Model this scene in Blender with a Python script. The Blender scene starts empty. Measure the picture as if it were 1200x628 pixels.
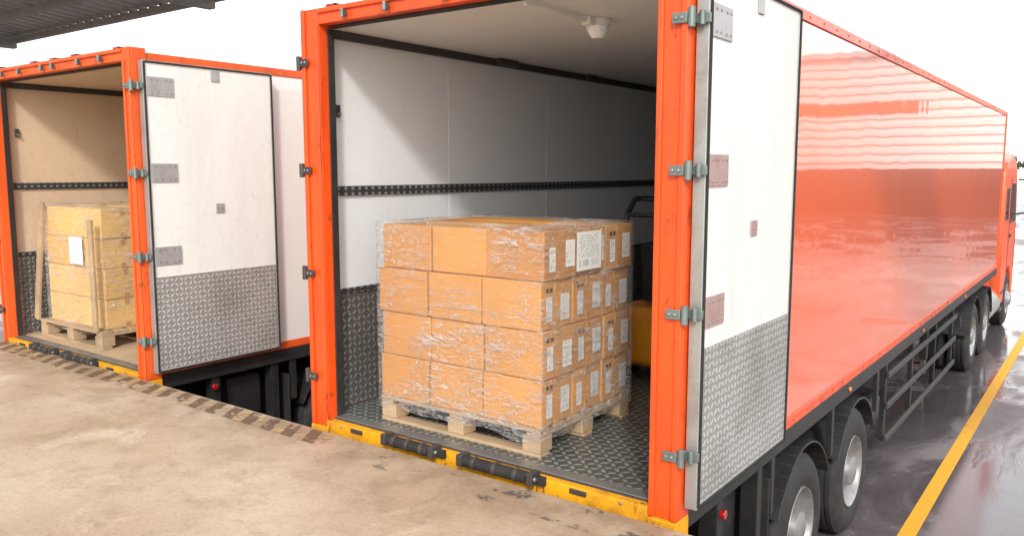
import bpy, bmesh, math, random
from mathutils import Vector, Matrix
random.seed(7)
R=math.radians
scn=bpy.context.scene
COL=scn.collection

# ---------------------------------------------------------------- materials
class NT:
    def __init__(s,name):
        s.m=bpy.data.materials.new(name); s.m.use_nodes=True
        s.t=s.m.node_tree; s.n=s.t.nodes; s.l=s.t.links
        s.b=s.n["Principled BSDF"]; s.out=s.n["Material Output"]
        s.tc=s.n.new("ShaderNodeTexCoord")
        s.geo=None
    def setin(s,node,key,v):
        i=node.inputs[key]
        if isinstance(v,bpy.types.NodeSocket): s.l.new(v,i)
        else: i.default_value=v
    def pos(s):
        if s.geo is None: s.geo=s.n.new("ShaderNodeNewGeometry")
        return s.geo.outputs["Position"]
    def mapping(s,src,scale=(1,1,1),rot=(0,0,0),loc=(0,0,0)):
        m=s.n.new("ShaderNodeMapping"); s.l.new(src,m.inputs["Vector"])
        m.inputs["Scale"].default_value=scale; m.inputs["Rotation"].default_value=rot; m.inputs["Location"].default_value=loc
        return m.outputs[0]
    def noise(s,vec,scale=5,detail=4,rough=.55,dist=0):
        n=s.n.new("ShaderNodeTexNoise"); s.l.new(vec,n.inputs["Vector"])
        n.inputs["Scale"].default_value=scale; n.inputs["Detail"].default_value=detail
        n.inputs["Roughness"].default_value=rough; n.inputs["Distortion"].default_value=dist
        return n.outputs["Fac"]
    def ramp(s,fac,a,b,ca=(0,0,0,1),cb=(1,1,1,1)):
        r=s.n.new("ShaderNodeValToRGB"); s.l.new(fac,r.inputs[0])
        r.color_ramp.elements[0].position=a; r.color_ramp.elements[1].position=b
        r.color_ramp.elements[0].color=ca if len(ca)==4 else ca+(1,); r.color_ramp.elements[1].color=cb if len(cb)==4 else cb+(1,)
        return r.outputs[0]
    def math(s,op,a,b=0.0,c=None):
        m=s.n.new("ShaderNodeMath"); m.operation=op
        for i,v in enumerate((a,b) if c is None else (a,b,c)):
            if isinstance(v,(int,float)): m.inputs[i].default_value=v
            else: s.l.new(v,m.inputs[i])
        return m.outputs[0]
    def mix(s,fac,a,b,mode="MIX"):
        m=s.n.new("ShaderNodeMixRGB"); m.blend_type=mode
        for i,v in enumerate((fac,a,b)):
            if isinstance(v,(int,float)): m.inputs[i].default_value=v
            elif isinstance(v,tuple): m.inputs[i].default_value=v if len(v)==4 else v+(1,)
            else: s.l.new(v,m.inputs[i])
        return m.outputs[0]
    def sep(s,vec):
        x=s.n.new("ShaderNodeSeparateXYZ"); s.l.new(vec,x.inputs[0]); return x.outputs
    def bump(s,h,strength=.2,dist=.01):
        b=s.n.new("ShaderNodeBump"); s.l.new(h,b.inputs["Height"])
        b.inputs["Strength"].default_value=strength; b.inputs["Distance"].default_value=dist
        s.l.new(b.outputs[0],s.b.inputs["Normal"]); return b
    def base(s,v): s.setin(s.b,"Base Color",v if not isinstance(v,tuple) else (v if len(v)==4 else v+(1,)))
    def rough(s,v): s.setin(s.b,"Roughness",v)
    def metal(s,v): s.setin(s.b,"Metallic",v)

def grimy(name,col,rough=.5,metal=0,dirt=(.05,.04,.03),amount=.35,scale=3,bump=.08,streak=False,coat=0,scuff=0):
    m=NT(name); p=m.pos()
    src=m.mapping(p,(1,1,.18)) if streak else p
    n1=m.noise(src,scale*(3 if streak else 1),6,.65)
    n2=m.noise(p,scale*14,4,.6)
    d=m.math("MULTIPLY",m.ramp(n1,.45,.85),amount)
    d2=m.math("MULTIPLY",m.ramp(n2,.55,.75),amount*.6)
    c=m.mix(d,col,dirt); c=m.mix(d2,c,dirt)
    if scuff:
        sc=m.noise(m.mapping(p,(1,1,.35),(0,0,0),(3,1,7)),9,8,.78,.5)
        c=m.mix(m.math("MULTIPLY",m.ramp(sc,.58,.635),scuff),c,dirt)
    m.base(c); m.metal(metal)
    m.rough(m.math("ADD",m.math("MULTIPLY",n1,.25),rough-.1))
    m.bump(n2,bump,.004)
    if coat: m.b.inputs["Coat Weight"].default_value=coat; m.b.inputs["Coat Roughness"].default_value=.08
    return m.m

def checker(name,ax,col=(.36,.37,.38),dark=(.16,.16,.16),cell=.045,metal=.55,rough=.38):
    m=NT(name); s=m.sep(m.pos())
    u=m.math("MULTIPLY",s[ax[0]],1/cell); v=m.math("MULTIPLY",s[ax[1]],1/cell)
    u=m.math("ADD",u,400.0); v=m.math("ADD",v,400.0)
    fu=m.math("FLOOR",u); fv=m.math("FLOOR",v)
    par=m.math("MODULO",m.math("ADD",fu,fv),2.0)
    par=m.math("GREATER_THAN",par,.5)
    a=m.math("SUBTRACT",m.math("SUBTRACT",u,fu),.5); b=m.math("SUBTRACT",m.math("SUBTRACT",v,fv),.5)
    sg=m.math("SUBTRACT",m.math("MULTIPLY",par,2.0),1.0)
    b=m.math("MULTIPLY",b,sg)
    P=m.math("ADD",a,b); Q=m.math("SUBTRACT",a,b)
    P=m.math("MULTIPLY",P,1/.78); Q=m.math("MULTIPLY",Q,1/.36)
    r=m.math("ADD",m.math("MULTIPLY",P,P),m.math("MULTIPLY",Q,Q))
    e=m.ramp(r,.35,1.0,(1,1,1,1),(0,0,0,1))
    n=m.noise(m.pos(),2.2,6,.65); n2=m.noise(m.pos(),25,4,.6)
    c=m.mix(e,dark,col)
    c=m.mix(m.math("MULTIPLY",m.ramp(n,.42,.8),.6),c,(.10,.085,.07))
    c=m.mix(m.math("MULTIPLY",n2,.35),c,(.2,.18,.16))
    m.base(c); m.metal(metal); m.rough(m.math("ADD",m.math("MULTIPLY",n,.3),rough-.1))
    m.bump(e,.6,.006)
    return m.m

M={}
M["orange"]=grimy("orange_paint",(.82,.085,.008),.40,0,(.09,.020,.010),.55,2.5,.06,True,.25,.7)
M["orange2"]=grimy("orange_paint_faded",(.78,.105,.014),.45,0,(.11,.035,.018),.55,2.5,.06,True,0,.7)
M["white"]=grimy("white_door_panel",(.76,.765,.755),.42,0,(.36,.33,.29),.26,1.4,.03,True,0,.20)
M["inner"]=grimy("interior_wall_grey",(.72,.75,.79),.5,0,(.38,.38,.38),.18,1.1,.03,False,0,.10)
M["ceil"]=grimy("interior_ceiling",(.72,.72,.71),.55,0,(.4,.38,.35),.2,1.2,.02)
M["innerw"]=grimy("interior_wall_beige",(.66,.50,.36),.55,0,(.34,.22,.13),.45,1.1,.03,False,0,.2)
M["chk_wall"]=checker("checker_plate_wall",(1,2),(.40,.41,.42),(.17,.17,.17))
M["chk_floor"]=checker("checker_plate_floor",(0,1),(.52,.55,.54),(.12,.145,.14),.055)
M["chk_door"]=checker("checker_plate_door",(1,2),(.66,.66,.64),(.38,.38,.375),.042,.3)
M["plyfloor"]=grimy("plywood_floor",(.52,.38,.24),.6,0,(.16,.11,.07),.5,3,.1,False,0,.3)
M["black"]=grimy("black_chassis_paint",(.016,.016,.018),.45,0,(.07,.065,.06),.5,3,.1)
M["rubber"]=grimy("black_rubber",(.014,.014,.014),.72,0,(.06,.055,.05),.5,6,.25)
M["tyre"]=grimy("tyre_rubber",(.020,.020,.022),.75,0,(.09,.08,.075),.5,6,.3)
M["galv"]=grimy("galvanised_steel",(.34,.35,.35),.4,.7,(.12,.10,.08),.6,8,.15)
M["plate"]=grimy("grey_hinge_plate",(.40,.41,.42),.42,.3,(.25,.10,.07),.5,7,.12)
M["plate_r"]=grimy("rusty_hinge_plate",(.42,.30,.29),.5,.2,(.28,.08,.05),.6,9,.15)
M["hinge"]=grimy("hinge_steel",(.20,.25,.24),.45,.5,(.07,.05,.04),.55,12,.2)
M["yellow"]=grimy("yellow_bumper_paint",(.88,.40,.010),.5,0,(.10,.035,.018),.8,5,.12,False,0,.95)
M["darkmetal"]=grimy("dark_steel",(.06,.06,.062),.5,.4,(.16,.12,.08),.5,6,.15)
M["alu"]=grimy("aluminium_trim",(.42,.46,.45),.38,.6,(.14,.12,.10),.6,6,.08)
M["rim"]=grimy("wheel_rim",(.34,.34,.35),.42,.5,(.08,.07,.065),.65,9,.1)
M["plastic_w"]=grimy("white_plastic",(.75,.75,.72),.35,0,(.5,.48,.44),.2,9,.01)
M["lampglass"]=grimy("lamp_diffuser",(.86,.86,.86),.2,0,(.6,.6,.58),.1,9,.01,False,.6)
M["forky"]=grimy("forklift_yellow_paint",(.85,.33,.02),.35,0,(.1,.05,.02),.3,5,.03,False,.4)
M["roofsteel"]=grimy("canopy_steel",(.20,.19,.18),.55,.2,(.07,.055,.045),.5,3,.1)
M["roofsheet"]=grimy("canopy_corrugated_sheet",(.36,.35,.34),.5,.3,(.14,.11,.09),.45,2,.08)
M["refl_base"]=grimy("dark_reflected_base",(.06,.045,.045),.6,0,(.03,.03,.03),.4,.5,.05)
M["refl_stripe"]=grimy("orange_reflected_stripe",(.80,.12,.02),.5,0,(.3,.08,.03),.2,1,.02)

def skin(name,col,ior=2.0):
    m=NT(name); p=m.pos()
    n=m.noise(m.mapping(p,(1,1.6,.55)),1.5,2,.45,.2)
    rib=m.math("SINE",m.math("MULTIPLY",m.sep(p)[1],2*math.pi/.62))
    n=m.math("ADD",n,m.math("MULTIPLY",rib,.045))
    n2=m.noise(p,2.0,6,.6)
    c=m.mix(m.math("MULTIPLY",m.ramp(n2,.5,.9),.15),col,tuple(x*.6 for x in col))
    m.base(c); m.rough(.30)
    m.b.inputs["Coat Weight"].default_value=1; m.b.inputs["Coat Roughness"].default_value=.03; m.b.inputs["Coat IOR"].default_value=ior
    bn=m.bump(n,.22,.02)
    m.l.new(bn.outputs[0],m.b.inputs["Coat Normal"])
    return m.m
M["skin"]=skin("glossy_orange_red_side",(.94,.125,.012),2.05)
M["skinw"]=skin("glossy_white_side",(.78,.78,.77),1.5)

def cargo_track():
    m=NT("perforated_cargo_track"); s=m.sep(m.pos())
    f=m.math("FRACT",m.math("MULTIPLY",s[1],16.0))
    d=m.math("LESS_THAN",m.math("ABSOLUTE",m.math("SUBTRACT",f,.5)),.20)
    z=m.math("FRACT",m.math("MULTIPLY",s[2],25.0))
    d=m.math("MULTIPLY",d,m.math("GREATER_THAN",z,.5))
    m.base(m.mix(d,(.05,.055,.06),(.26,.27,.28))); m.rough(.45); m.metal(.3)
    return m.m
M["track"]=cargo_track()

def cardboard(name,ca,cb,cd):
    m=NT(name); oi=m.n.new("ShaderNodeObjectInfo"); p=m.pos()
    n=m.noise(p,3,4,.6); n2=m.noise(p,60,3,.6)
    c=m.mix(oi.outputs["Random"],ca,cb)
    c=m.mix(m.math("MULTIPLY",m.ramp(n,.4,.8),.4),c,cd)
    c=m.mix(m.math("MULTIPLY",n2,.14),c,(.4,.2,.07))
    m.base(c); m.rough(.6); m.bump(m.noise(p,7,4,.6),.3,.01)
    return m.m
M["card"]=cardboard("cardboard",(.53,.225,.042),(.70,.325,.070),(.38,.15,.035))
M["card2"]=cardboard("cardboard_pale",(.74,.44,.12),(.84,.54,.18),(.58,.32,.09))
M["tape"]=grimy("brown_packing_tape",(.56,.28,.08),.22,0,(.4,.2,.07),.2,8,.05)
M["ink"]=grimy("black_print",(.03,.028,.026),.6,0,(.2,.12,.05),.3,20,.01)
def wood():
    m=NT("pallet_wood"); p=m.pos()
    n=m.noise(m.mapping(p,(2,14,14)),3,6,.65,.5); n2=m.noise(p,2.5,4,.6)
    c=m.mix(n,(.58,.42,.26),(.34,.23,.14)); c=m.mix(m.math("MULTIPLY",m.ramp(n2,.45,.7),.6),c,(.20,.15,.10))
    m.base(c); m.rough(.75); m.bump(n,.35,.006); return m.m
M["wood"]=wood()
def label():
    m=NT("printed_label"); s=m.sep(m.tc.outputs["UV"]); u=s[0]; v=s[1]
    comb=m.n.new("ShaderNodeCombineXYZ"); m.l.new(m.math("FLOOR",m.math("MULTIPLY",u,46.)),comb.inputs[0]); m.l.new(m.math("FLOOR",m.math("MULTIPLY",v,15.)),comb.inputs[1])
    wn=m.n.new("ShaderNodeTexWhiteNoise"); m.l.new(comb.outputs[0],wn.inputs[0])
    row=m.math("LESS_THAN",m.math("FRACT",m.math("MULTIPLY",v,15.)),.5)
    txt=m.math("MULTIPLY",row,m.math("GREATER_THAN",wn.outputs[0],.45))
    txt=m.math("MULTIPLY",txt,m.math("GREATER_THAN",v,.34))
    c2=m.n.new("ShaderNodeCombineXYZ"); m.l.new(m.math("FLOOR",m.math("MULTIPLY",u,60.)),c2.inputs[0])
    wb=m.n.new("ShaderNodeTexWhiteNoise"); m.l.new(c2.outputs[0],wb.inputs[0])
    bar=m.math("MULTIPLY",m.math("GREATER_THAN",wb.outputs[0],.5),m.math("MULTIPLY",m.math("LESS_THAN",v,.28),m.math("GREATER_THAN",v,.10)))
    ink=m.math("MAXIMUM",txt,bar)
    inside=m.math("MULTIPLY",m.math("MULTIPLY",m.math("GREATER_THAN",u,.1),m.math("LESS_THAN",u,.9)),m.math("MULTIPLY",m.math("GREATER_THAN",v,.06),m.math("LESS_THAN",v,.94)))
    ink=m.math("MULTIPLY",ink,inside)
    m.base(m.mix(m.math("MULTIPLY",ink,.5),(.82,.82,.80),(.10,.10,.12))); m.rough(.5); return m.m
M["label"]=label()
def wrap():
    m=NT("stretch_film"); p=m.pos()
    n=m.noise(m.mapping(p,(2.4,2.4,12),(0,.22,0)),2.2,7,.66,1.4)
    n2=m.noise(m.mapping(p,(4,4,8),(.1,-.6,0)),3.0,6,.62,1.0)
    n3=m.noise(m.mapping(p,(1.6,1.6,9),(.05,.12,0)),3.0,3,.5,2.2)
    n4=m.noise(m.mapping(p,(3,3,3),(.5,.7,.2)),3.5,4,.55,1.6)
    big=m.ramp(m.noise(p,1.8,3,.5),.38,.54)
    s1=m.math("MULTIPLY",m.ramp(n,.52,.66),.60)  # white streaks painted in as highlights on the film
    def crease_glint(x,w,a):  # film creases drawn as painted white glints
        q=m.math("ABSOLUTE",m.math("SUBTRACT",x,.5)); return m.math("MULTIPLY",m.ramp(q,.0,w,(1,1,1,1),(0,0,0,1)),a)
    c1=m.math("MULTIPLY",crease_glint(n2,.018,.95),m.ramp(n,.40,.52)); c2=crease_glint(n3,.012,.80)
    c3=m.math("MULTIPLY",crease_glint(n4,.010,.8),m.ramp(n2,.42,.55))
    f=m.math("MAXIMUM",m.math("MAXIMUM",s1,c1),m.math("MAXIMUM",c2,c3))
    f=m.math("MULTIPLY",f,m.math("ADD",m.math("MULTIPLY",big,.75),.25))
    f=m.math("ADD",f,.10)
    tr=m.n.new("ShaderNodeBsdfTransparent"); gl=m.n.new("ShaderNodeBsdfPrincipled")
    gl.inputs["Base Color"].default_value=(.95,.95,.95,1); gl.inputs["Roughness"].default_value=.12; gl.inputs["Coat Weight"].default_value=1; gl.inputs["Coat IOR"].default_value=1.8; gl.inputs["Specular IOR Level"].default_value=1
    hb=m.math("ADD",n,m.math("ADD",n2,m.math("MULTIPLY",n3,.6)))
    bp=m.n.new("ShaderNodeBump"); m.l.new(hb,bp.inputs["Height"]); bp.inputs["Strength"].default_value=1; bp.inputs["Distance"].default_value=.06
    m.l.new(bp.outputs[0],gl.inputs["Normal"]); m.l.new(bp.outputs[0],gl.inputs["Coat Normal"])
    mx=m.n.new("ShaderNodeMixShader"); m.l.new(f,mx.inputs[0]); m.l.new(tr.outputs[0],mx.inputs[1]); m.l.new(gl.outputs[0],mx.inputs[2])
    m.l.new(mx.outputs[0],m.out.inputs[0]); return m.m
M["wrap"]=wrap()
def simple(name,col,rough=.4,metal=0,coat=0):
    m=NT(name); n=m.noise(m.pos(),8,3,.5)
    m.base(m.mix(m.math("MULTIPLY",n,.2),col,tuple(c*.6 for c in col))); m.rough(rough); m.metal(metal)
    m.b.inputs["Coat Weight"].default_value=coat
    return m.m
M["glass"]=simple("dark_glass",(.02,.025,.03),.05,0,1)
M["redlens"]=simple("red_lamp_lens",(.40,.01,.01),.15,0,1)
M["amber"]=simple("amber_lamp_lens",(.8,.22,.01),.15,0,1)
def leaf():
    m=NT("foliage"); oi=m.noise(m.pos(),.8,3,.6)
    m.base(m.mix(oi,(.04,.08,.025),(.11,.15,.06))); m.rough(.6); return m.m
M["leaf"]=leaf()
M["bark"]=grimy("bark",(.12,.085,.06),.85,0,(.04,.03,.02),.5,6,.4)

def dock_mat():
    m=NT("dock_concrete"); p=m.pos()
    big=m.noise(p,.7,5,.6,.3); mid=m.noise(p,3.2,8,.7,.2); fine=m.noise(p,55,4,.7)
    c=m.mix(m.ramp(big,.35,.68),(.43,.315,.215),(.56,.46,.35))
    c=m.mix(m.math("MULTIPLY",m.ramp(mid,.48,.74),.65),c,(.26,.17,.105))
    c=m.mix(m.math("MULTIPLY",m.ramp(m.noise(p,1.7,9,.75,.6),.54,.70),.65),c,(.70,.61,.50))
    c=m.mix(m.math("MULTIPLY",m.ramp(m.noise(p,7,8,.8,.3),.58,.65),.45),c,(.21,.145,.095))
    sw=m.noise(m.mapping(p,(.6,4,1),(0,0,.5)),3,8,.75,.4)
    c=m.mix(m.math("MULTIPLY",m.ramp(sw,.58,.66),.3),c,(.22,.165,.12))
    c=m.mix(m.math("MULTIPLY",m.ramp(fine,.45,.75),.4),c,(.20,.135,.09))
    vo=m.n.new("ShaderNodeTexVoronoi"); vo.feature="DISTANCE_TO_EDGE"; vo.inputs["Scale"].default_value=.38
    dv=m.n.new("ShaderNodeVectorMath"); dv.operation="ADD"; nn=m.n.new("ShaderNodeTexNoise"); nn.inputs["Scale"].default_value=2.5; nn.inputs["Detail"].default_value=6
    m.l.new(p,nn.inputs["Vector"]); sc=m.n.new("ShaderNodeVectorMath"); sc.operation="SCALE"; sc.inputs["Scale"].default_value=.5
    m.l.new(nn.outputs["Color"],sc.inputs[0]); m.l.new(p,dv.inputs[0]); m.l.new(sc.outputs[0],dv.inputs[1]); m.l.new(dv.outputs[0],vo.inputs["Vector"])
    cr=m.ramp(vo.outputs[0],0,.005,(1,1,1,1),(0,0,0,1))
    c=m.mix(m.math("MULTIPLY",m.math("MULTIPLY",cr,m.ramp(mid,.4,.6)),.3),c,(.16,.10,.06))
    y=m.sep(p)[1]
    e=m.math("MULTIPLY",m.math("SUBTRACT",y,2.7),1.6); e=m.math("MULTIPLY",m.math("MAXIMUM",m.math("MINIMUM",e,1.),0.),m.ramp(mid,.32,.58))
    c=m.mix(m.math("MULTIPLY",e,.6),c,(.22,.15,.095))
    m.base(c); m.rough(m.math("ADD",m.math("MULTIPLY",mid,.4),.28)); m.bump(m.math("ADD",m.math("MULTIPLY",fine,.4),mid),.3,.01)
    return m.m
M["dock"]=dock_mat()
def worn(name,col,thr,scale=5):
    m=NT(name); p=m.pos()
    n=m.noise(p,scale,8,.75,.2); f=m.ramp(n,thr,thr+.07)
    m.base(m.mix(m.noise(p,20,4,.6),col,tuple(c*.6 for c in col))); m.rough(.65)
    tr=m.n.new("ShaderNodeBsdfTransparent"); mx=m.n.new("ShaderNodeMixShader")
    m.l.new(f,mx.inputs[0]); m.l.new(tr.outputs[0],mx.inputs[1]); m.l.new(m.b.outputs[0],mx.inputs[2]); m.l.new(mx.outputs[0],m.out.inputs[0])
    return m.m
M["hz_dark"]=worn("worn_black_stripe",(.19,.115,.065),.43,9)
M["hz_yel"]=worn("worn_yellow_stripe",(.55,.38,.17),.50,9)
M["hz_blue"]=worn("chipped_grey_paint",(.11,.14,.135),.565,5)
M["ylworn"]=worn("worn_yellow_road_paint",(.88,.44,.01),.28,4)
def ground():
    m=NT("wet_asphalt"); p=m.pos()
    n=m.noise(m.mapping(p,(1,.45,1)),.9,7,.62,.6); f=m.noise(p,70,4,.7); st=m.noise(p,3,6,.7)
    wet=m.ramp(n,.40,.53)
    c=m.mix(wet,(.17,.145,.15),(.065,.050,.058))
    c=m.mix(m.math("MULTIPLY",f,.45),c,(.2,.19,.19)); c=m.mix(m.math("MULTIPLY",m.ramp(st,.5,.75),.5),c,(.05,.04,.04))
    m.base(c)
    m.rough(m.mix(wet,(.55,.55,.55),(.05,.05,.05)))
    m.b.inputs["IOR"].default_value=1.40
    bm=m.math("MULTIPLY",m.math("ADD",f,m.math("MULTIPLY",st,.5)),m.math("SUBTRACT",1.06,wet))
    m.bump(bm,.40,.012); return m.m
M["ground"]=ground()
M["refl_facade"]=grimy("white_reflected_cladding",(.84,.84,.83),.5,0,(.5,.48,.45),.2,.4,.02,True)

# ---------------------------------------------------------------- mesh builder
def empty(name,loc=(0,0,0),rz=0,sc=1):
    e=bpy.data.objects.new(name,None); COL.objects.link(e); e.location=loc; e.rotation_euler=(0,0,rz); e.empty_display_size=.3; e.scale=(sc,sc,sc); return e
class MB:
    def __init__(s): s.v=[];s.f=[];s.mi=[];s.mats=[];s.keepn=False
    def _m(s,k):
        if k not in s.mats: s.mats.append(k)
        return s.mats.index(k)
    def face(s,pts,mat):
        i=len(s.v); s.v+= [tuple(p) for p in pts]; s.f.append(tuple(range(i,i+len(pts)))); s.mi.append(s._m(mat))
    def box(s,x0,x1,y0,y1,z0,z1,mat,mtx=None):
        if x0>x1:x0,x1=x1,x0
        if y0>y1:y0,y1=y1,y0
        if z0>z1:z0,z1=z1,z0
        c=[(x0,y0,z0),(x1,y0,z0),(x1,y1,z0),(x0,y1,z0),(x0,y0,z1),(x1,y0,z1),(x1,y1,z1),(x0,y1,z1)]
        if mtx: c=[tuple(mtx@Vector(p)) for p in c]
        i=len(s.v); s.v+=c; k=s._m(mat)
        for f in ((0,3,2,1),(4,5,6,7),(0,1,5,4),(1,2,6,5),(2,3,7,6),(3,0,4,7)):
            s.f.append(tuple(i+a for a in f)); s.mi.append(k)
        return s
    def cyl(s,p0,p1,r,mat,n=16,r1=None,caps=True):
        p0=Vector(p0);p1=Vector(p1); d=(p1-p0).normalized(); a=d.orthogonal().normalized(); b=d.cross(a)
        if r1 is None:r1=r
        i=len(s.v); k=s._m(mat)
        for p,rr in((p0,r),(p1,r1)):
            for j in range(n):
                t=2*math.pi*j/n; s.v.append(tuple(p+a*math.cos(t)*rr+b*math.sin(t)*rr))
        for j in range(n):
            j2=(j+1)%n; s.f.append((i+j,i+j2,i+n+j2,i+n+j)); s.mi.append(k)
        if caps:
            s.f.append(tuple(i+j for j in reversed(range(n)))); s.mi.append(k)
            s.f.append(tuple(i+n+j for j in range(n))); s.mi.append(k)
        return s
    def lathe(s,c,prof,mat,n=48):
        i=len(s.v); k=s._m(mat); c=Vector(c)
        for (o,r) in prof:
            for j in range(n):
                t=2*math.pi*j/n; s.v.append((c.x+o,c.y+r*math.cos(t),c.z+r*math.sin(t)))
        for a in range(len(prof)-1):
            for j in range(n):
                j2=(j+1)%n
                s.f.append((i+a*n+j,i+a*n+j2,i+(a+1)*n+j2,i+(a+1)*n+j)); s.mi.append(k)
        return s
    def prism(s,prof,x0,x1,mat):
        n=len(prof); i=len(s.v); k=s._m(mat)
        for x in(x0,x1):
            for (y,z) in prof: s.v.append((x,y,z))
        for j in range(n):
            j2=(j+1)%n; s.f.append((i+j,i+j2,i+n+j2,i+n+j)); s.mi.append(k)
        s.f.append(tuple(i+j for j in reversed(range(n)))); s.mi.append(k)
        s.f.append(tuple(i+n+j for j in range(n))); s.mi.append(k)
        return s
    def build(s,name,parent=None,bevel=0,smooth=False,loc=(0,0,0),rot=(0,0,0),seg=2):
        me=bpy.data.meshes.new(name); me.from_pydata(s.v,[],s.f); me.validate()
        for k in s.mats: me.materials.append(M[k])
        me.polygons.foreach_set("material_index",s.mi[:len(me.polygons)])
        uvl=me.uv_layers.new(name="UVMap"); q=[(0,0),(1,0),(1,1),(0,1)]
        for p in me.polygons:
            for j,li in enumerate(p.loop_indices): uvl.data[li].uv=q[j%4]
        if not s.keepn:
            bm=bmesh.new(); bm.from_mesh(me); bmesh.ops.recalc_face_normals(bm,faces=bm.faces); bm.to_mesh(me); bm.free()
        if smooth:
            me.polygons.foreach_set("use_smooth",[True]*len(me.polygons)); me.set_sharp_from_angle(angle=R(38))
        o=bpy.data.objects.new(name,me); COL.objects.link(o); o.location=loc; o.rotation_euler=rot
        if parent: o.parent=parent
        if bevel:
            b=o.modifiers.new("bevel","BEVEL"); b.width=bevel; b.segments=seg; b.limit_method="ANGLE"; b.angle_limit=R(40)
        return o

GZ=-1.42   # yard level relative to trailer floor
DZ=-.05    # dock level

def wheel(b,cx,cy,cz,side=1,dual=True,front=False):
    s=side
    def P(l): return [(-s*o,rr) for o,rr in l]
    tp=P([(.03,.30),(.005,.34),(.0,.40),(.012,.46),(.035,.505),(.055,.522),(.06,.53),(.095,.53),(.10,.518),(.11,.518),(.115,.53),(.145,.53),(.15,.518),(.16,.518),(.165,.53),(.20,.53),(.205,.518),(.215,.518),(.22,.53),(.245,.53),(.27,.505),(.295,.45),(.30,.38),(.28,.30)])
    b.lathe((cx,cy,cz),tp,"tyre",56)
    if dual: b.lathe((cx-s*.33,cy,cz),tp,"tyre",40)
    if front: rp=P([(.03,.30),(.0,.295),(.02,.275),(.05,.26),(.055,.20),(.01,.17),(.0,.15),(-.02,.13),(-.06,.11),(-.07,.06),(-.07,.001)])
    else: rp=P([(.03,.30),(.012,.295),(.03,.28),(.12,.265),(.16,.25),(.165,.19),(.15,.15),(.08,.13),(.02,.12),(.005,.09),(.0,.001)])
    b.lathe((cx,cy,cz),rp,"rim",48)
    for j in range(10):
        t=2*math.pi*j/10
        rr=.165 if not front else .185
        y=cy+rr*math.cos(t); z=cz+rr*math.sin(t)
        o=.150 if not front else .03
        b.cyl((cx-s*(o+.01),y,z),(cx-s*(o-.035),y,z),.014,"galv",6)
        y=cy+.222*math.cos(t+.3); z=cz+.222*math.sin(t+.3)
        if not front: b.cyl((cx-s*.17,y,z),(cx-s*.160,y,z),.022,"black",10)

def mud(b,cx,cy,cz,side,r=.60,w=.62,a0=20,a1=160,mat="black"):
    pr=[];n=14
    for j in range(n+1):
        t=R(a0+(a1-a0)*j/n); pr.append((cy+r*math.cos(t),cz+r*math.sin(t)))
    for j in range(n,-1,-1):
        t=R(a0+(a1-a0)*j/n); pr.append((cy+(r-.015)*math.cos(t),cz+(r-.015)*math.sin(t)))
    for j in range(n):
        q=[pr[j],pr[j+1],pr[2*n-j],pr[2*n+1-j]]
        b.prism(q,cx,cx-side*w,mat)

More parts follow.
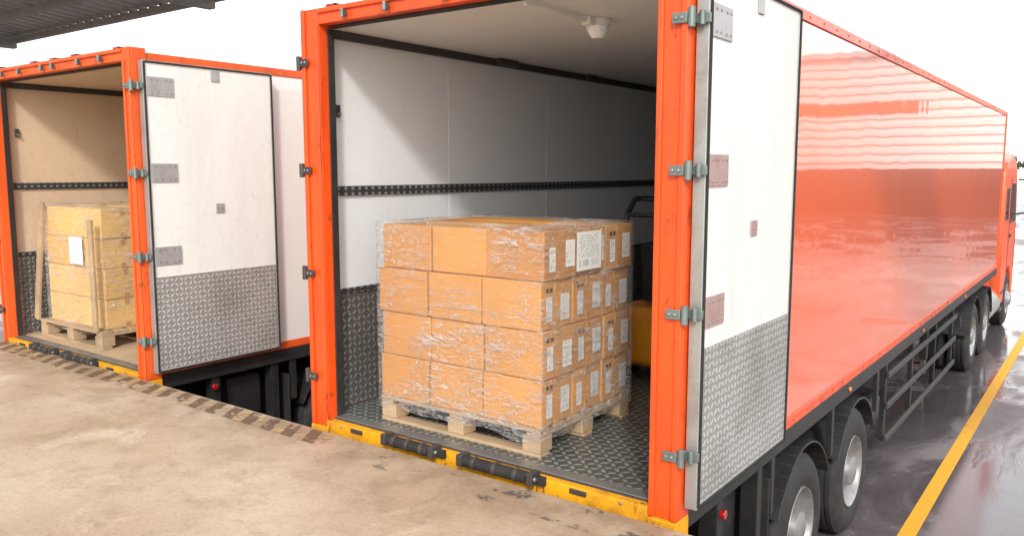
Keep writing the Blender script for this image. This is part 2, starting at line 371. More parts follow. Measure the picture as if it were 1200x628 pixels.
def trailer(parent,W=2.67,L=12.8,H=2.64,inner="inner",skinm="skin",floor="chk_floor",org="orange",plates=("plate","plate_r","plate_r"),kick=.79,lampfix=True,pw=.155,dw=1.335):
    HH=.10
    b=MB()
    b.box(-pw,0,0,.13,-.06,H,org); b.box(-W,-W+pw,0,.13,-.06,H,org)
    b.box(-W+pw+.002,-pw-.002,.0,.13,H-HH,H,org)
    for x0 in (-pw,-W+pw-.03): b.box(x0,x0+.03,-.012,.0,-.06,H-HH,org)
    b.box(-.035,0,-.016,-.001,-.06,H,org); b.box(-W,-W+.035,-.016,-.001,-.06,H,org)
    b.box(-W+pw+.005,-pw-.005,-.018,-.002,H-.035,H-.005,org)
    b.build("rear_frame",parent,.006)
    b=MB()
    b.box(-pw-.012,-pw-.001,.07,.12,.0,H-HH-.02,"rubber"); b.box(-W+pw+.001,-W+pw+.012,.07,.12,.0,H-HH-.02,"rubber"); b.box(-W+pw+.02,-pw-.02,.07,.12,H-HH-.016,H-HH-.001,"rubber")
    b.build("door_seal",parent,.003)
    b=MB()
    for x in (-.42,-.78,-W/2+.1,-W/2-.1,-W+.78,-W+.42):
        b.box(x-.022,x+.022,-.035,-.019,H-.085,H-.045,"darkmetal"); b.cyl((x,-.04,H-.09),(x,-.04,H-.04),.012,"hinge",10)
    for x in (-.25,-.95,-W/2,-W+.95,-W+.25):
        b.box(x-.045,x+.045,.02,.08,H+.001,H+.020,"rubber"); b.box(x-.035,x+.035,.012,.019,H+.003,H+.018,"redlens")
    b.build("header_fittings",parent,.003)
    b=MB()
    b.box(-W+pw+.001,-pw-.001,-.02,.05,-.20,-.012,"yellow")
    b.box(-W+.0,0,-.005,.14,-.26,-.205,"yellow")
    b.box(-W,-W+pw,-.02,.13,-.20,-.063,"yellow"); b.box(-pw,0,-.02,.13,-.20,-.063,"yellow")
    b.box(-W+pw+.002,-pw-.002,.052,.14,-.060,-.003,"galv")
    b.box(-W+pw+.02,-pw-.02,.030,.049,-.0118,-.004,"darkmetal")
    b.build("rear_sill",parent,.004)
    b=MB()
    for x,w in ((-W+.94,.34),(-W+1.60,.44)):
        b.cyl((x-w/2,-.058,-.012),(x+w/2,-.058,-.012),.034,"rubber",18)
        for q in range(3):
            xx=x-w/2+w*(q+.5)/3; b.cyl((xx-.012,-.058,-.012),(xx+.012,-.058,-.012),.037,"darkmetal",18)
        b.box(x-w/2-.045,x-w/2-.005,-.085,.0,-.045,.022,"darkmetal"); b.box(x+w/2+.005,x+w/2+.045,-.085,.0,-.045,.022,"darkmetal")
        b.cyl((x-w/2-.055,-.058,-.012),(x+w/2+.055,-.058,-.012),.013,"galv",10)
        b.box(x+w/2+.05,x+w/2+.10,-.050,-.021,-.044,.004,"rubber")
    for x in (-.55,-W+.45): b.box(x-.05,x+.05,-.035,-.021,-.045,-.02,"darkmetal")
    for x in (-.3,-.8,-.95,-W+.3): b.cyl((x,-.021,-.03),(x,-.028,-.03),.009,"galv",8)
    b.build("dock_rollers",parent,.004,True)
    b=MB()
    b.box(-.055,-.036,.132,L,-.0,H-.052,inner)
    b.box(-W+.036,-W+.055,.132,L,0,H-.052,inner)
    b.box(-W+.058,-.058,.132,L,H-.10,H-.06,"ceil" if inner=="inner" else inner)
    b.box(-W+.058,-.058,L-.06,L-.01,0.002,H-.10,inner)
    b.build("inner_lining",parent)
    b=MB()
    y=1.35
    while y<L-.3:
        b.box(-W+.0552,-W+.0572,y,y+.035,kick+.045,H-.16,inner); y+=1.35
    b.build("lining_joint_strips",parent)
    b=MB(); b.box(-W+.058,-.058,.142,L-.062,-.05,-.004,floor); b.build("cargo_floor",parent)
    b=MB()
    for sx in (1,-1):
        xa=(-W+.0555) if sx==1 else -.0555
        b.box(xa,xa+sx*.004,.14,L-.07,.001,kick,"chk_wall")
    b.build("kick_plate",parent)
    b=MB()
    for sx in (1,-1):
        xa=(-W+.0555) if sx==1 else -.0555
        b.box(xa,xa+sx*.018,.14,L-.07,1.46,1.525,"track")
        b.box(xa,xa+sx*.016,.14,L-.07,kick+.002,kick+.04,"track")
        b.box(xa,xa+sx*.035,.14,L-.07,H-.155,H-.102,"darkmetal")
    b.build("cargo_track",parent,.002)
    if lampfix:
        b=MB(); x=-W/2+.32; zc=H-.10
        b.cyl((x,.14,zc-.025),(x,.84,zc-.025),.012,"plastic_w",12)
        b.cyl((x,.90,zc-.001),(x,.90,zc-.045),.078,"plastic_w",28); b.cyl((x,.90,zc-.045),(x,.90,zc-.075),.070,"lampglass",28,.066); b.cyl((x,.90,zc-.075),(x,.90,zc-.115),.066,"lampglass",28,.034)
        b.box(x-.03,x+.03,.76,.815,zc-.05,zc-.001,"plastic_w")
        b.build("ceiling_lamp",parent,.003,True)
        b=MB(); b.box(-W+.095,-W+.15,1.9,2.15,H-.15,H-.102,"darkmetal"); b.box(-W+.095,-W+.13,3.3,3.5,H-.15,H-.102,"darkmetal"); b.build("track_bracket",parent,.004)
    b=MB(); b.box(-W+.06,-W+.08,.20,.235,1.98,2.06,"darkmetal"); b.cyl((-W+.07,.217,2.0),(-W+.10,.217,2.0),.012,"galv",8); b.build("wall_latch",parent,.003)
    zt=H-.05
    b=MB()
    b.box(-.034,-.030,.135,L,.035,zt-.05,skinm); b.box(-W+.030,-W+.034,.135,L,.035,zt-.05,skinm)
    b.build("side_skin",parent)
    b=MB()
    for x0,x1 in ((-.034,-.018),(-W+.018,-W+.034)):
        b.box(x0,x1,.135,L+.004,-.035,.033,org); b.box(x0,x1,.135,L+.004,zt-.048,zt+.02,org)
        b.box(x0,x1,L-.09,L+.004,.035,zt-.05,org)
    b.box(-W+.036,-.036,.135,L,zt-.005,zt+.012,"plastic_w")
    b.box(-W+.036,-.036,L-.005,L+.004,-.03,zt-.01,org)
    b.build("body_rails",parent,.004)
    b=MB()
    yy=.3
    while yy<L:
        for x in (-.0175,-W+.0175):
            sg=1 if x>-1 else -1
            b.cyl((x,yy,-.0),(x+sg*.004,yy,-.0),.008,org,6); b.cyl((x,yy,zt-.014),(x+sg*.004,yy,zt-.014),.008,org,6)
        yy+=.30
    b.build("rivets",parent)
    b=MB()
    b.box(-.10,-.022,.15,L,-.16,-.037,"black"); b.box(-W+.022,-W+.10,.15,L,-.16,-.037,"black")
    for x in (-W/2+.48,-W/2-.48): b.box(x-.06,x+.06,.15,L-.3,-.50,-.20,"black")
    y=.4
    while y<L-.2: b.box(-W+.101,-.101,y,y+.06,-.19,-.06,"black"); y+=.55
    b.box(-W+.15,-.15,.35,.47,-.85,-.72,"black")
    for x in (-W/2+.48,-W/2-.48): b.box(x-.05,x+.05,.36,.44,-.72,-.5,"black")
    b.box(-.52,-.14,.25,.32,-.42,-.22,"black"); b.box(-W+.14,-W+.52,.25,.32,-.42,-.22,"black")
    b.box(-.16,-.05,.62,.70,-.75,-.162,"black"); b.box(-.16,-.05,1.25,1.33,-.75,-.162,"black"); b.box(-.10,-.06,.70,1.25,-.72,-.66,"black")
    b.build("chassis",parent,.006)
    b=MB()
    for x in (-.33,-W+.33):
        b.box(x-.16,x+.16,.235,.249,-.40,-.25,"redlens"); b.box(x-.04,x+.04,.225,.234,-.39,-.26,"amber")
    b.cyl((-.03,.62,-.24),(-.0,.62,-.24),.026,"redlens",16)
    for y in (3.2,6.2,9.2): b.cyl((-.021,y,-.10),(-.005,y,-.10),.020,"amber",12)
    b.build("tail_lamps",parent,.004,True)
    wy=(2.15,3.55)
    b=MB()
    for y in wy:
        wheel(b,-.03,y,GZ+.53,1); wheel(b,-W+.03,y,GZ+.53,-1)
        b.cyl((-.4,y,GZ+.53),(-W+.4,y,GZ+.53),.065,"black",14)
    b.build("trailer_wheels",parent,0,True)
    b=MB()
    for y in wy:
        mud(b,-.02,y,GZ+.53,1,.63,.64,25,155); mud(b,-W+.02,y,GZ+.53,-1,.63,.64,25,155)
        for x in (-W/2+.62,-W/2-.62):
            b.box(x-.05,x+.05,y-.55,y+.55,GZ+.62,GZ+.70,"darkmetal")
    b.box(-.66,-.04,wy[0]-.72,wy[0]-.70,GZ+.22,GZ+1.12,"rubber"); b.box(-W+.04,-W+.66,wy[0]-.72,wy[0]-.70,GZ+.22,GZ+1.12,"rubber")
    for y in (1.5,2.85,4.3): b.box(-.08,-.04,y-.03,y+.03,-.55,-.16,"black")
    b.cyl((-.30,4.55,-.75),(-.30,5.2,-.75),.14,"darkmetal",18); b.box(-.5,-.17,.85,1.2,-.62,-.25,"black")
    b.build("mudguards",parent,.003,True)
    b=MB()
    for x in (-.06,-W+.03):
        for z in (-.30,-.60,-.92): b.box(x,x+.03,4.7,8.7,z-.03,z+.03,"darkmetal")
        for y in (4.75,6.0,7.35,8.6): b.box(x-.05,x-.002,y-.03,y+.03,-.95,-.162,"black")
    for x in (-.55,-W+.45):
        b.box(x-.0,x+.10,9.15,9.27,-1.05,-.2,"darkmetal"); b.box(x+.015,x+.085,9.17,9.25,-1.25,-1.05,"galv"); b.box(x-.06,x+.16,9.08,9.34,-1.28,-1.25,"darkmetal")
    b.build("side_guard",parent,.006)
    def door(sx,x_in,name):
        e=empty(name); e.parent=parent
        y0,y1,z0,z1=.05,dw,.0,H-.10
        t=.058
        b=MB(); a=x_in; c=x_in+sx*t
        b.box(a,c,y0+.02,y1-.02,z0+.02,z1-.02,"white"); b.build("panel",e,.003)
        b=MB()
        b.box(a-sx*.002,c+sx*.003,y0,y0+.019,z0,z1,"alu"); b.box(a-sx*.002,c+sx*.003,y1-.019,y1,z0,z1,"alu")
        b.box(a-sx*.002,c+sx*.003,y0+.0195,y1-.0195,z0,z0+.019,"alu"); b.box(a-sx*.002,c+sx*.003,y0+.0195,y1-.0195,z1-.019,z1,"alu")
        b.build("edge_trim",e,.003)
        b=MB(); d=c+sx*.004
        b.box(d,d+sx*.010,y1-.020,y1-.004,z0+.01,z1-.01,"rubber"); b.box(d,d+sx*.010,y0+.006,y0+.020,z0+.01,z1-.01,"rubber")
        b.box(d,d+sx*.010,y0+.022,y1-.022,z1-.018,z1-.006,"rubber"); b.box(d,d+sx*.010,y0+.022,y1-.022,z0+.006,z0+.020,"rubber")
        b.build("gasket",e,.003)
        b=MB(); b.box(c+sx*.0005,c+sx*.0045,y0+.03,y1-.03,z0+.03,kick,"chk_door"); b.build("kick_plate",e)
        b=MB()
        for i,z in enumerate((.96,1.63,2.31)):
            k=plates[2-i]
            b.box(c+sx*.001,c+sx*.009,y0+.035,y0+.26,z-.075,z+.075,k)
            for yy in (.07,.12,.19,.235):
                for dz in (-.05,.05): b.cyl((c+sx*.009,y0+yy,z+dz),(c+sx*.013,y0+yy,z+dz),.008,"galv",8)
        b.box(c+sx*.001,c+sx*.010,y0+.60,y0+.68,1.29,1.37,plates[1])
        for yy in (.62,.66): b.cyl((c+sx*.010,y0+yy,1.33),(c+sx*.014,y0+yy,1.33),.008,"galv",8)
        b.box(c+sx*.001,c+sx*.010,y0+.60,y0+.68,z1-.12,z1-.03,"plate")
        b.build("hinge_plates",e,.002)
        b=MB(); px=0 if sx==1 else -W; hm="hinge" if sx==1 else "darkmetal"
        for z in (.27,.96,1.63,2.31):
            b.box(px-sx*.075,px-sx*.0,-.030,-.017,z-.024,z+.024,hm)
            b.cyl((px+sx*.018,-.020,z-.045),(px+sx*.018,-.020,z+.045),.017,hm,14)
            b.box(px+sx*.010,px+sx*.024,-.02,.05,z-.022,z+.022,hm)
            b.cyl((px+sx*.05,.022,z-.032),(px+sx*.05,.022,z+.032),.014,hm,12)
            b.box(px+sx*.02,px+sx*.085,.030,.046,z-.022,z+.022,hm)
            for dx in (.025,.055): b.cyl((px-sx*dx,-.031,z),(px-sx*dx,-.038,z),.009,"galv",8)
        b.build("hinges",e,.003,True)
        return e
    door(1,.012,"rear_door_leaf"); door(-1,-W-.012,"rear_door_leaf_2")

def tractor(parent,W=2.67,y0=9.6,org="orange"):
    b=MB()
    for x in (-W/2+.42,-W/2-.42): b.box(x-.045,x+.045,y0,y0+6.6,-.62,-.36,"black")
    b.box(-W/2-.5,-W/2+.5,y0+1.3,y0+2.2,-.35,-.19,"darkmetal")
    for i in range(6): b.box(-W/2-.374,-W/2+.374,y0+.1+i*1.1,y0+.18+i*1.1,-.6,-.4,"black")
    b.box(-W+.1,-.1,y0-.06,y0-.005,-.60,-.45,"black")
    b.build("tractor_chassis",parent,.008)
    b=MB()
    for y in (y0+.95,y0+2.35): 
        wheel(b,-.04,y,GZ+.53,1); wheel(b,-W+.04,y,GZ+.53,-1); b.cyl((-.4,y,GZ+.53),(-W+.4,y,GZ+.53),.09,"black",14)
        b.lathe((-W/2,y,GZ+.53),[(-.2,.05),(-.15,.2),(0,.24),(.15,.2),(.2,.05)],"black",20)
    fy=y0+5.6
    wheel(b,-.06,fy,GZ+.53,1,dual=False,front=True); wheel(b,-W+.06,fy,GZ+.53,-1,dual=False,front=True)
    b.cyl((-.4,fy,GZ+.5),(-W+.4,fy,GZ+.5),.06,"black",12)
    b.build("tractor_wheels",parent,0,True)
    b=MB()
    for y in (y0+.95,y0+2.35): mud(b,-.03,y,GZ+.53,1,.62,.64,10,170); mud(b,-W+.03,y,GZ+.53,-1,.62,.64,10,170)
    b.build("tractor_mudguards",parent,0,True)
    b=MB()
    b.cyl((-.36,y0+3.2,-.82),(-.36,y0+4.5,-.82),.30,"alu",28); b.box(-W+.06,-W+.6,y0+3.3,y0+4.3,-1.1,-.55,"black")
    b.build("fuel_tank",parent,.01,True)
    c0=y0+4.25; c1=c0+2.25
    zB=-.62
    prof=[(c0,zB+.35),(c0,1.55),(c0+.15,1.78),(c0+.9,1.95),(c1-.65,1.80),(c1-.32,1.45),(c1-.02,.55),(c1+.06,.2),(c1+.06,-.95),(c1-.02,-1.08),(fy+.72,-1.08)]
    for j in range(0,11):
        t=R(0+180*j/10); prof.append((fy+.64*math.cos(t),GZ+.53+.64*math.sin(t)))
    prof.append((c0+.1,GZ+.53))
    b=MB(); b.prism(prof,-W+.07,-.07,org); b.build("cab_shell",parent,.05,True,seg=3)
    b=MB()
    for sx,x in ((1,-.066),(-1,-W+.066)):
        b.prism([(c0+1.0,.62),(c0+1.0,1.38),(c1-.55,1.38),(c1-.22,.62)],x-sx*.02,x,"glass")
        b.box(x-sx*.02,x+sx*.001,c0+.93,c0+.945,-.35,1.5,"black"); b.box(x-sx*.02,x+sx*.001,c1-.13,c1-.115,-.35,.6,"black")
        b.box(x-sx*.01,x+sx*.02,c0+1.02,c0+1.2,.35,.40,"black")
        b.prism([(c0+.2,.7),(c0+.2,1.3),(c0+.7,1.3),(c0+.7,.7)],x-sx*.02,x,"glass")
        b.box(x-sx*.3,x+sx*.01,fy-1.15,fy-.75,-1.0,-.95,"darkmetal"); b.box(x-sx*.3,x+sx*.01,fy-1.15,fy-.75,-.66,-.62,"darkmetal")
        mx=x+sx*.28
        b.cyl((x,c1-.2,1.45),(mx,c1-.12,1.42),.018,"black",10); b.cyl((x,c1-.15,.75),(mx,c1-.12,.8),.018,"black",10); b.cyl((mx,c1-.12,.78),(mx,c1-.12,1.44),.018,"black",10)
        b.box(mx-.11,mx+.11,c1-.20,c1-.11,.92,1.36,"black"); b.box(mx-.10,mx+.10,c1-.204,c1-.201,.94,1.34,"glass")
        b.box(mx-.10,mx+.10,c1-.20,c1-.11,.66,.86,"black")
    b.build("cab_glass_and_mirrors",parent,.006,True)
    b=MB()
    w0=(c1-.325,1.43); w1=(c1-.035,.60); nx=.012
    b.face([(-W+.2,w0[0]+nx+.02,w0[1]),(-.2,w0[0]+nx+.02,w0[1]),(-.16,w1[0]+nx+.02,w1[1]),(-W+.16,w1[0]+nx+.02,w1[1])],"glass")
    for i in range(5): b.box(-W+.45,-.45,c1+.062,c1+.085,-.55+i*.13,-.48+i*.13,"black")
    for x in (-.38,-W+.38): b.box(x-.2,x+.2,c1+.062,c1+.09,-.88,-.68,"plastic_w")
    b.box(-W+.3,-.3,c1-.2,c1+.02,1.62,1.66,"black")
    b.build("cab_front",parent,.0)

tr=empty("semi_trailer_truck",(-1.61,3.51,0)); trailer(tr); tractor(tr)
tr2=empty("semi_trailer_truck.001",(-6.28,3.46,-.02)); 
trailer(tr2,H=2.61,inner="innerw",skinm="skinw",floor="plyfloor",org="orange2",plates=("plate","plate","plate"),lampfix=False,pw=.12,dw=1.27); tractor(tr2,org="orange2")

# ---------------------------------------------------------------- pallets and boxes
def pallet(loc,sx,sy,rz=0):
    e=empty("wooden_pallet",loc,rz); b=MB()
    h=.165
    n=7; bw=.105
    for i in range(n):
        y=i*(sy-bw)/(n-1); b.box(random.uniform(-.004,.004),sx+random.uniform(-.004,.004),y,y+bw-random.uniform(0,.01),h-.022,h,"wood")
    for x in (0,(sx-.1)/2,sx-.1): b.box(x,x+.1,.003,sy-.003,h-.045,h-.0235,"wood")
    for x in (0,(sx-.13)/2,sx-.13):
        for y in (0,(sy-.13)/2,sy-.13): b.box(x+.002,x+.128,y+.002,y+.128,.0235,h-.0465,"wood")
    for y in (0,(sy-.1)/2,sy-.1): b.box(0,sx,y,y+.1,.001,.022,"wood")
    b.build("deck_and_blocks",e,.004)
    return e
def stack(loc,nx,ny,nz,bx,by,bz,rz=0,name="cardboard_box_stack",labels=True,skip=(),cm="card"):
    e=empty(name,loc,rz)
    for k in range(nz):
        lx=random.uniform(-.012,.012); ly=random.uniform(-.009,.009)
        for i in range(nx):
            for j in range(ny):
                if (i,j,k) in skip: continue
                dx,dy,dz=bx-.008,by-.008,bz-.004
                b=MB(); 
                bu=random.uniform(.001,.007); N=5; vs={}
                def V(a,c_,d_):
                    key=(a,c_,d_)
                    if key in vs: return vs[key]
                    u,v_,w_=a/N,c_/N,d_/N
                    f=lambda t:math.sin(math.pi*t)
                    x=(u-.5)*dx; y=(v_-.5)*dy; z=w_*dz
                    if a in(0,N): x+=(1 if a else -1)*bu*f(v_)*f(w_)
                    if c_ in(0,N): y+=(1 if c_ else -1)*bu*f(u)*f(w_)
                    if d_==N: z-=bu*.5*f(u)*f(v_)
                    b.v.append((x,y,z)); vs[key]=len(b.v)-1; return vs[key]
                km=b._m(cm)
                for a in range(N):
                    for c_ in range(N):
                        for q in ([V(0,a,c_),V(0,a,c_+1),V(0,a+1,c_+1),V(0,a+1,c_)],[V(N,a,c_),V(N,a+1,c_),V(N,a+1,c_+1),V(N,a,c_+1)],
                                  [V(a,0,c_),V(a+1,0,c_),V(a+1,0,c_+1),V(a,0,c_+1)],[V(a,N,c_),V(a,N,c_+1),V(a+1,N,c_+1),V(a+1,N,c_)],
                                  [V(a,c_,0),V(a,c_+1,0),V(a+1,c_+1,0),V(a+1,c_,0)],[V(a,c_,N),V(a+1,c_,N),V(a+1,c_+1,N),V(a,c_+1,N)]):
                            b.f.append(tuple(q)); b.mi.append(km)
                bo=b.build("carton",e,.006,True,loc=(bx*(i+.5)+lx+random.uniform(-.005,.005),by*(j+.5)+ly+random.uniform(-.005,.005),bz*k),rot=(0,0,R(random.uniform(-1.2,1.2))))
                t=MB(); q=.0012
                t.box(-dx/2-q,dx/2+q,-.024,.024,dz,dz+q,"tape")
                for sx in (-1,1):
                    t.box(sx*dx/2,sx*(dx/2+.004),-.024,.024,dz-.065,dz,"tape"); t.box(sx*dx/2,sx*(dx/2+.004),-.024,.024,.0,.05,"tape")
                t.build("tape",bo)
                if labels and i==nx-1:
                    l=MB(); x=dx/2+.0085
                    w=.095; y0=.035+random.uniform(-.01,.01); z0=.05+random.uniform(-.01,.02)
                    l.face([(x,y0,z0),(x,y0+w,z0),(x,y0+w,z0+.155),(x,y0,z0+.155)],"label")
                    l.keepn=True
                    y1=-.13+random.uniform(-.008,.008)
                    l.face([(x,y1,.05),(x,y1+.062,.05),(x,y1+.062,.05+.14),(x,y1,.05+.14)],"label")
                    if random.random()<.6:
                        for q2 in range(2):
                            yy=y1+q2*.04; l.face([(x,yy,.215),(x,yy+.026,.215),(x,yy+.026,.24),(x,yy,.24)],"ink")
                    l.build("shipping_label",bo)
    return e
def film(e,X,Y,Z,name="stretch_film",amp=.006,zb=-.07):
    from mathutils import noise as mn
    v=[];f=[]
    per=[]; N=44
    o=.016
    cr=[(-o,-o),(X+o,-o),(X+o,Y+o),(-o,Y+o)]
    for a in range(4):
        p=cr[a]; q=cr[(a+1)%4]
        for i in range(N): t=i/N; per.append((p[0]+(q[0]-p[0])*t,p[1]+(q[1]-p[1])*t,a))
    NZ=60; n=len(per)
    for k in range(NZ+1):
        for (x,y,a) in per:
            zbb=zb+.05*mn.noise(Vector((x*4,y*4,3)))
            z=zbb+(Z-zbb+.012)*k/NZ
            d=(mn.noise(Vector((x*9,y*9,z*26+x*5)))+.6*mn.noise(Vector((x*25,y*25,z*50))))*amp
            nx,ny=((0,-1),(1,0),(0,1),(-1,0))[a]
            v.append((x+nx*abs(d),y+ny*abs(d),z))
    for k in range(NZ):
        for i in range(n):
            j=(i+1)%n; f.append((k*n+i,k*n+j,(k+1)*n+j,(k+1)*n+i))
    base=len(v)
    for (x,y,a) in per:
        ix=min(max(x,.22),X-.22); iy=min(max(y,.18),Y-.18)
        v.append((ix,iy,Z+.012+random.uniform(0,.016)))
    for i in range(n):
        j=(i+1)%n; f.append((NZ*n+i,NZ*n+j,base+j,base+i))
    me=bpy.data.meshes.new(name); me.from_pydata(v,[],f); me.materials.append(M["wrap"])
    me.polygons.foreach_set("use_smooth",[True]*len(me.polygons))
    ob=bpy.data.objects.new(name,me); COL.objects.link(ob); ob.parent=e
    return ob

bx,by,bz=.425,.34,.283
pallet((-3.83,3.71,-.004),1.275,1.05)
st=stack((-3.83,3.72,.162),3,3,4,bx,by,bz)
film(st,bx*3,by*3,bz*4)
b=MB(); b.keepn=True; x=bx*3+.026
b.face([(x,.32,bz*3+.03),(x,.60,bz*3+.03),(x,.60,bz*3+.26),(x,.32,bz*3+.26)],"label"); b.build("document_pouch",st)

pallet((-8.70,3.70,-.024),1.22,.95)
s2=stack((-8.60,3.76,.142),2,2,4,.52,.43,.285,R(2),labels=False,cm="card2")
film(s2,1.04,.86,1.14,amp=.012)
b=MB(); b.keepn=True; b.face([(.50,-.030,.60),(.74,-.030,.60),(.74,-.030,.86),(.50,-.030,.86)],"label"); b.build("document_pouch",s2)
b=MB(); b.box(0,.09,0,.025,0,1.20,"wood"); bo=b.build("wooden_plank",None,.003,loc=(-8.79,3.68,.142)); bo.rotation_euler=(R(-2),R(8),0)
b=MB(); b.box(0,.08,0,.025,0,1.04,"wood"); bo=b.build("wooden_plank",None,.003,loc=(-7.60,3.68,.142))

# ---------------------------------------------------------------- forklift deeper in the trailer
fk=empty("forklift",(-2.80,6.75,-.004),math.pi,.76)
b=MB()
for x in (-.28,.28):
    b.box(x-.035,x+.035,0,.10,.04,1.62,"black"); b.box(x-.06,x+.06,-.95,.0,.03,.07,"darkmetal")
for z in (.3,.9,1.55): b.box(-.245,.245,.02,.08,z,z+.07,"black")
b.box(-.32,.32,-.04,-.005,.10,.16,"black"); b.box(-.32,.32,-.04,-.005,.45,.51,"black")
for x in (-.25,-.08,.08,.25): b.box(x-.015,x+.015,-.035,-.008,.51,1.0,"black")
b.build("mast",fk,.006)
b=MB(); b.prism([(.16,.15),(.16,.62),(.5,.72),(1.2,.78),(1.5,.76),(1.58,.6),(1.58,.2),(1.4,.12)],-.42,.42,"forky"); b.build("body",fk,.05,True,seg=3)
b=MB()
b.prism([(.75,.80),(.75,.98),(1.15,.98),(1.28,1.4),(1.38,1.4),(1.30,.80)],-.24,.24,"rubber"); b.cyl((0,.45,.70),(0,.6,1.15),.02,"black",10); b.lathe((0,.6,1.17),[(-.16,.02),(.0,.02),(.16,.02)],"black",8)
for x in (-.38,.38):
    b.cyl((x,.25,.62),(x,.50,1.84),.028,"black",10); b.cyl((x,1.50,.74),(x,1.42,1.70),.028,"black",10); b.cyl((x,.50,1.84),(x,1.25,1.86),.028,"black",10); b.cyl((x,1.25,1.86),(x,1.42,1.70),.028,"black",10)
for y in (.55,.75,.95,1.15): b.cyl((-.38,y,1.85),(.38,y,1.85),.022,"black",8)
b.cyl((-.38,1.42,1.70),(.38,1.42,1.70),.026,"black",8)
b.build("seat_and_guard",fk,.01,True)
b=MB()
for x in (-.46,.34):
    for y in (.30,1.25): b.cyl((x,y,.19),(x+.12,y,.19),.19,"tyre",28); b.cyl((x-.005,y,.19),(x+.125,y,.19),.09,"rim",20)
b.build("wheels",fk,.012,True)

# ---------------------------------------------------------------- dock, ground, canopy
dk=empty("loading_dock",(0,0,DZ))
DY=3.415
b=MB(); b.box(-45,10,-25,DY,GZ-.02-DZ,0,"dock"); b.build("dock_platform",dk,.014)
b=MB()
b.box(-45,10,DY+.001,DY+.010,-.16,-.014,"darkmetal")
for x in (-8.6,-6.6,-4.0,-2.0,.5): b.box(x-.12,x+.12,DY+.011,DY+.05,-.62,-.27,"rubber")
b.build("dock_nosing",dk,.004)
b=MB(); b.keepn=True
x=-12.0
while x<-3.95:
    a=x;w=.105;sk=-.12
    b.face([(a,DY-.22,.004),(a+w,DY-.22,.004),(a+w+sk,DY-.03,.004),(a+sk,DY-.03,.004)],"hz_dark")
    b.face([(a+w,DY-.22,.004),(a+2*w,DY-.22,.004),(a+2*w+sk,DY-.03,.004),(a+w+sk,DY-.03,.004)],"hz_yel")
    x+=2*w
b.face([(-3.9,DY-.28,.004),(6,DY-.28,.004),(6,DY-.02,.004),(-3.9,DY-.02,.004)],"hz_blue")
b.build("hazard_stripe",dk)

b=MB(); b.keepn=True; b.face([(-700,-700,GZ),(700,-700,GZ),(700,700,GZ),(-700,700,GZ)],"ground"); b.build("asphalt_ground")
b=MB(); b.keepn=True
b.face([(-1.31,3.5,GZ+.004),(-1.18,3.5,GZ+.004),(-1.18,60,GZ+.004),(-1.31,60,GZ+.004)],"ylworn")
b.build("yellow_lane_line")

cp=empty("dock_canopy")
cz=4.03
pts=[]; x=-46
while x<12:
    for dx,dz in((0,0),(.10,0),(.14,.06),(.24,.06)): pts.append((x+dx,dz))
    x+=.28
bv=[];bf=[]
for (x,dz) in pts:
    bv.append((x,3.9,cz+.12+dz+.25)); bv.append((x,6.92,cz+dz))
for i in range(len(pts)-1): bf.append((2*i,2*i+2,2*i+3,2*i+1))
me=bpy.data.meshes.new("roof_sheet"); me.from_pydata(bv,[],bf); me.materials.append(M["roofsheet"]); o=bpy.data.objects.new("roof_sheet",me); COL.objects.link(o); o.parent=cp
b=MB()
for y,zz in ((4.1,cz+.22),(5.0,cz+.12),(5.9,cz+.02),(6.75,cz-.08)): b.box(-46,12,y,y+.07,zz-.05,zz+.05,"roofsteel")
b.box(-46,12,6.86,6.90,cz-.07,cz-.005,"alu")
for x in (-40,-34,-28,-22,-16,-10,8): 
    b.box(x-.07,x+.07,-8,6.7,cz-.25,cz-.13,"roofsteel"); b.box(x-.1,x+.1,-8.2,-8,DZ,cz,"roofsteel")
b.build("rafters",cp,.004)

wh=empty("unseen_reflected_building")  # unseen building, added to be reflected in the glossy trailer side
b=MB(); b.box(2,70,62,90,GZ,9.5,"refl_facade"); b.build("walls",wh)
b=MB()
z=2.2
while z<9.3: b.box(2,70,61.86,61.998,z,z+.26,"refl_facade"); z+=.6
b.box(1.9,70,61.80,61.998,GZ,1.75,"refl_base")  # dark base added so its reflection leaves a red band on the side
b.box(7.9,70.1,61.76,61.85,5.6,6.3,"refl_stripe")  # added so its reflection draws an orange stripe on the side
b.box(1.5,70.5,61.5,90.5,9.52,9.9,"alu")
b.build("reflected_cladding",wh)

def tree(loc,h,cr,seed):
    rnd=random.Random(seed); e=empty("tree",loc)
    b=MB(); b.cyl((0,0,0),(0.1,0,h*.45),.22,"bark",10,.14)
    tips=[]
    for i in range(7):
        a=i*2*math.pi/7+rnd.uniform(-.3,.3); r=cr*rnd.uniform(.4,.75); z=h*rnd.uniform(.55,.9)
        b.cyl((.08,0,h*rnd.uniform(.3,.45)),(r*math.cos(a),r*math.sin(a),z),.09,"bark",7,.03); tips.append((r*math.cos(a),r*math.sin(a),z))
    tips.append((0,0,h*.92)); b.build("trunk",e,0,True)
    b=MB(); b.keepn=True
    for t in tips:
        for c in range(5):
            cc=Vector(t)+Vector((rnd.gauss(0,.6),rnd.gauss(0,.6),rnd.gauss(0,.4)))
            for l in range(60):
                p=cc+Vector((rnd.gauss(0,.42),rnd.gauss(0,.42),rnd.gauss(0,.30)))
                n=Vector((rnd.uniform(-1,1),rnd.uniform(-1,1),rnd.uniform(-.3,1))).normalized(); a=n.orthogonal().normalized()*.13; d=n.cross(a)
                b.face([p-a-d,p+a-d,p+a+d,p-a+d],"leaf")
    b.build("crown",e)
for i,(x,y,h) in enumerate(((-12,190,5.5),(-5,198,6),(1,190,5.5),(-19,195,6))): tree((x,y,GZ),h,3.6,i)

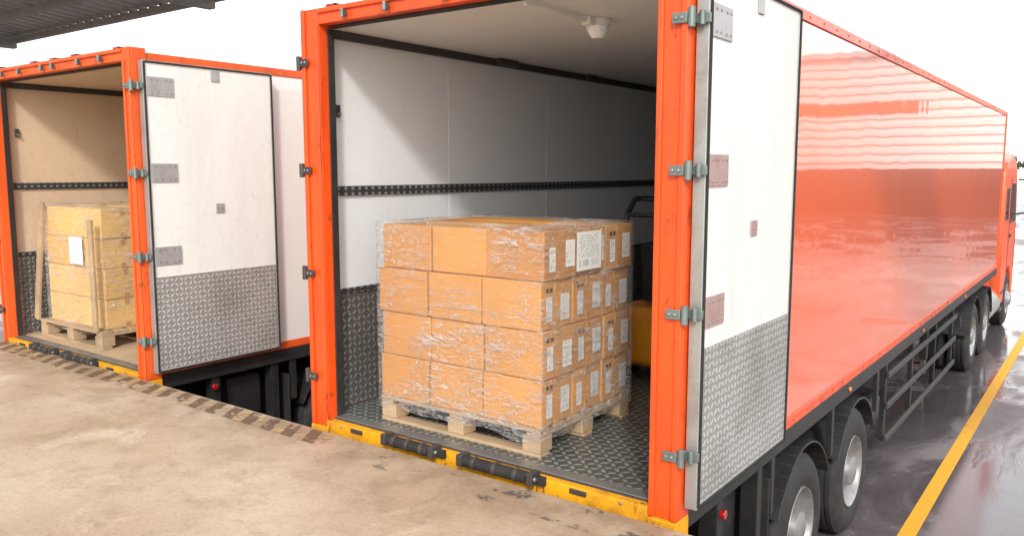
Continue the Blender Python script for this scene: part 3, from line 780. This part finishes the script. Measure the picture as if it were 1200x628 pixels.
# ---------------------------------------------------------------- light: thin bright overcast
w=bpy.data.worlds.new("World"); scn.world=w; w.use_nodes=True; nt=w.node_tree
bg=nt.nodes["Background"]; sky=nt.nodes.new("ShaderNodeTexSky"); sky.sky_type="NISHITA"; sky.sun_disc=False
EL=34; AZ=145
sky.sun_elevation=R(EL); sky.sun_rotation=R(AZ); sky.air_density=1.2; sky.dust_density=3; sky.ozone_density=1
hs=nt.nodes.new("ShaderNodeHueSaturation"); hs.inputs["Saturation"].default_value=.4
tc=nt.nodes.new("ShaderNodeTexCoord"); dt=nt.nodes.new("ShaderNodeVectorMath"); dt.operation="DOT_PRODUCT"; dt.inputs[1].default_value=(.35,.93,.1)
nt.links.new(tc.outputs["Generated"],dt.inputs[0])
mr=nt.nodes.new("ShaderNodeMapRange"); mr.interpolation_type="SMOOTHSTEP"; mr.inputs["From Min"].default_value=-.5; mr.inputs["From Max"].default_value=1
mr.inputs["To Min"].default_value=2.8; mr.inputs["To Max"].default_value=13
nt.links.new(dt.outputs["Value"],mr.inputs["Value"])
ad=nt.nodes.new("ShaderNodeVectorMath"); ad.operation="ADD"
cc=nt.nodes.new("ShaderNodeCombineXYZ")
for i in range(3): nt.links.new(mr.outputs[0],cc.inputs[i])
nt.links.new(sky.outputs[0],hs.inputs["Color"]); nt.links.new(hs.outputs[0],ad.inputs[0]); nt.links.new(cc.outputs[0],ad.inputs[1])
nt.links.new(ad.outputs[0],bg.inputs[0]); bg.inputs[1].default_value=.15
sl=bpy.data.lights.new("sun","SUN"); sl.energy=2.4; sl.angle=R(6); sl.color=(1,.95,.86)
so=bpy.data.objects.new("sun",sl); COL.objects.link(so)
d=Vector((math.sin(R(AZ))*math.cos(R(EL)),math.cos(R(AZ))*math.cos(R(EL)),math.sin(R(EL))))
so.rotation_euler=d.to_track_quat("Z","Y").to_euler(); so.location=(3,-5,8)

cam=bpy.data.cameras.new("camera"); co=bpy.data.objects.new("camera",cam); COL.objects.link(co); scn.camera=co
cam.sensor_width=36; cam.lens=36*957/1200; cam.clip_end=2000; cam.clip_start=.05
co.location=(0,0,1.63); co.rotation_euler=(R(90-6.8),0,R(36.6))
scn.view_settings.view_transform="Standard"; scn.view_settings.look="None"; scn.view_settings.exposure=0
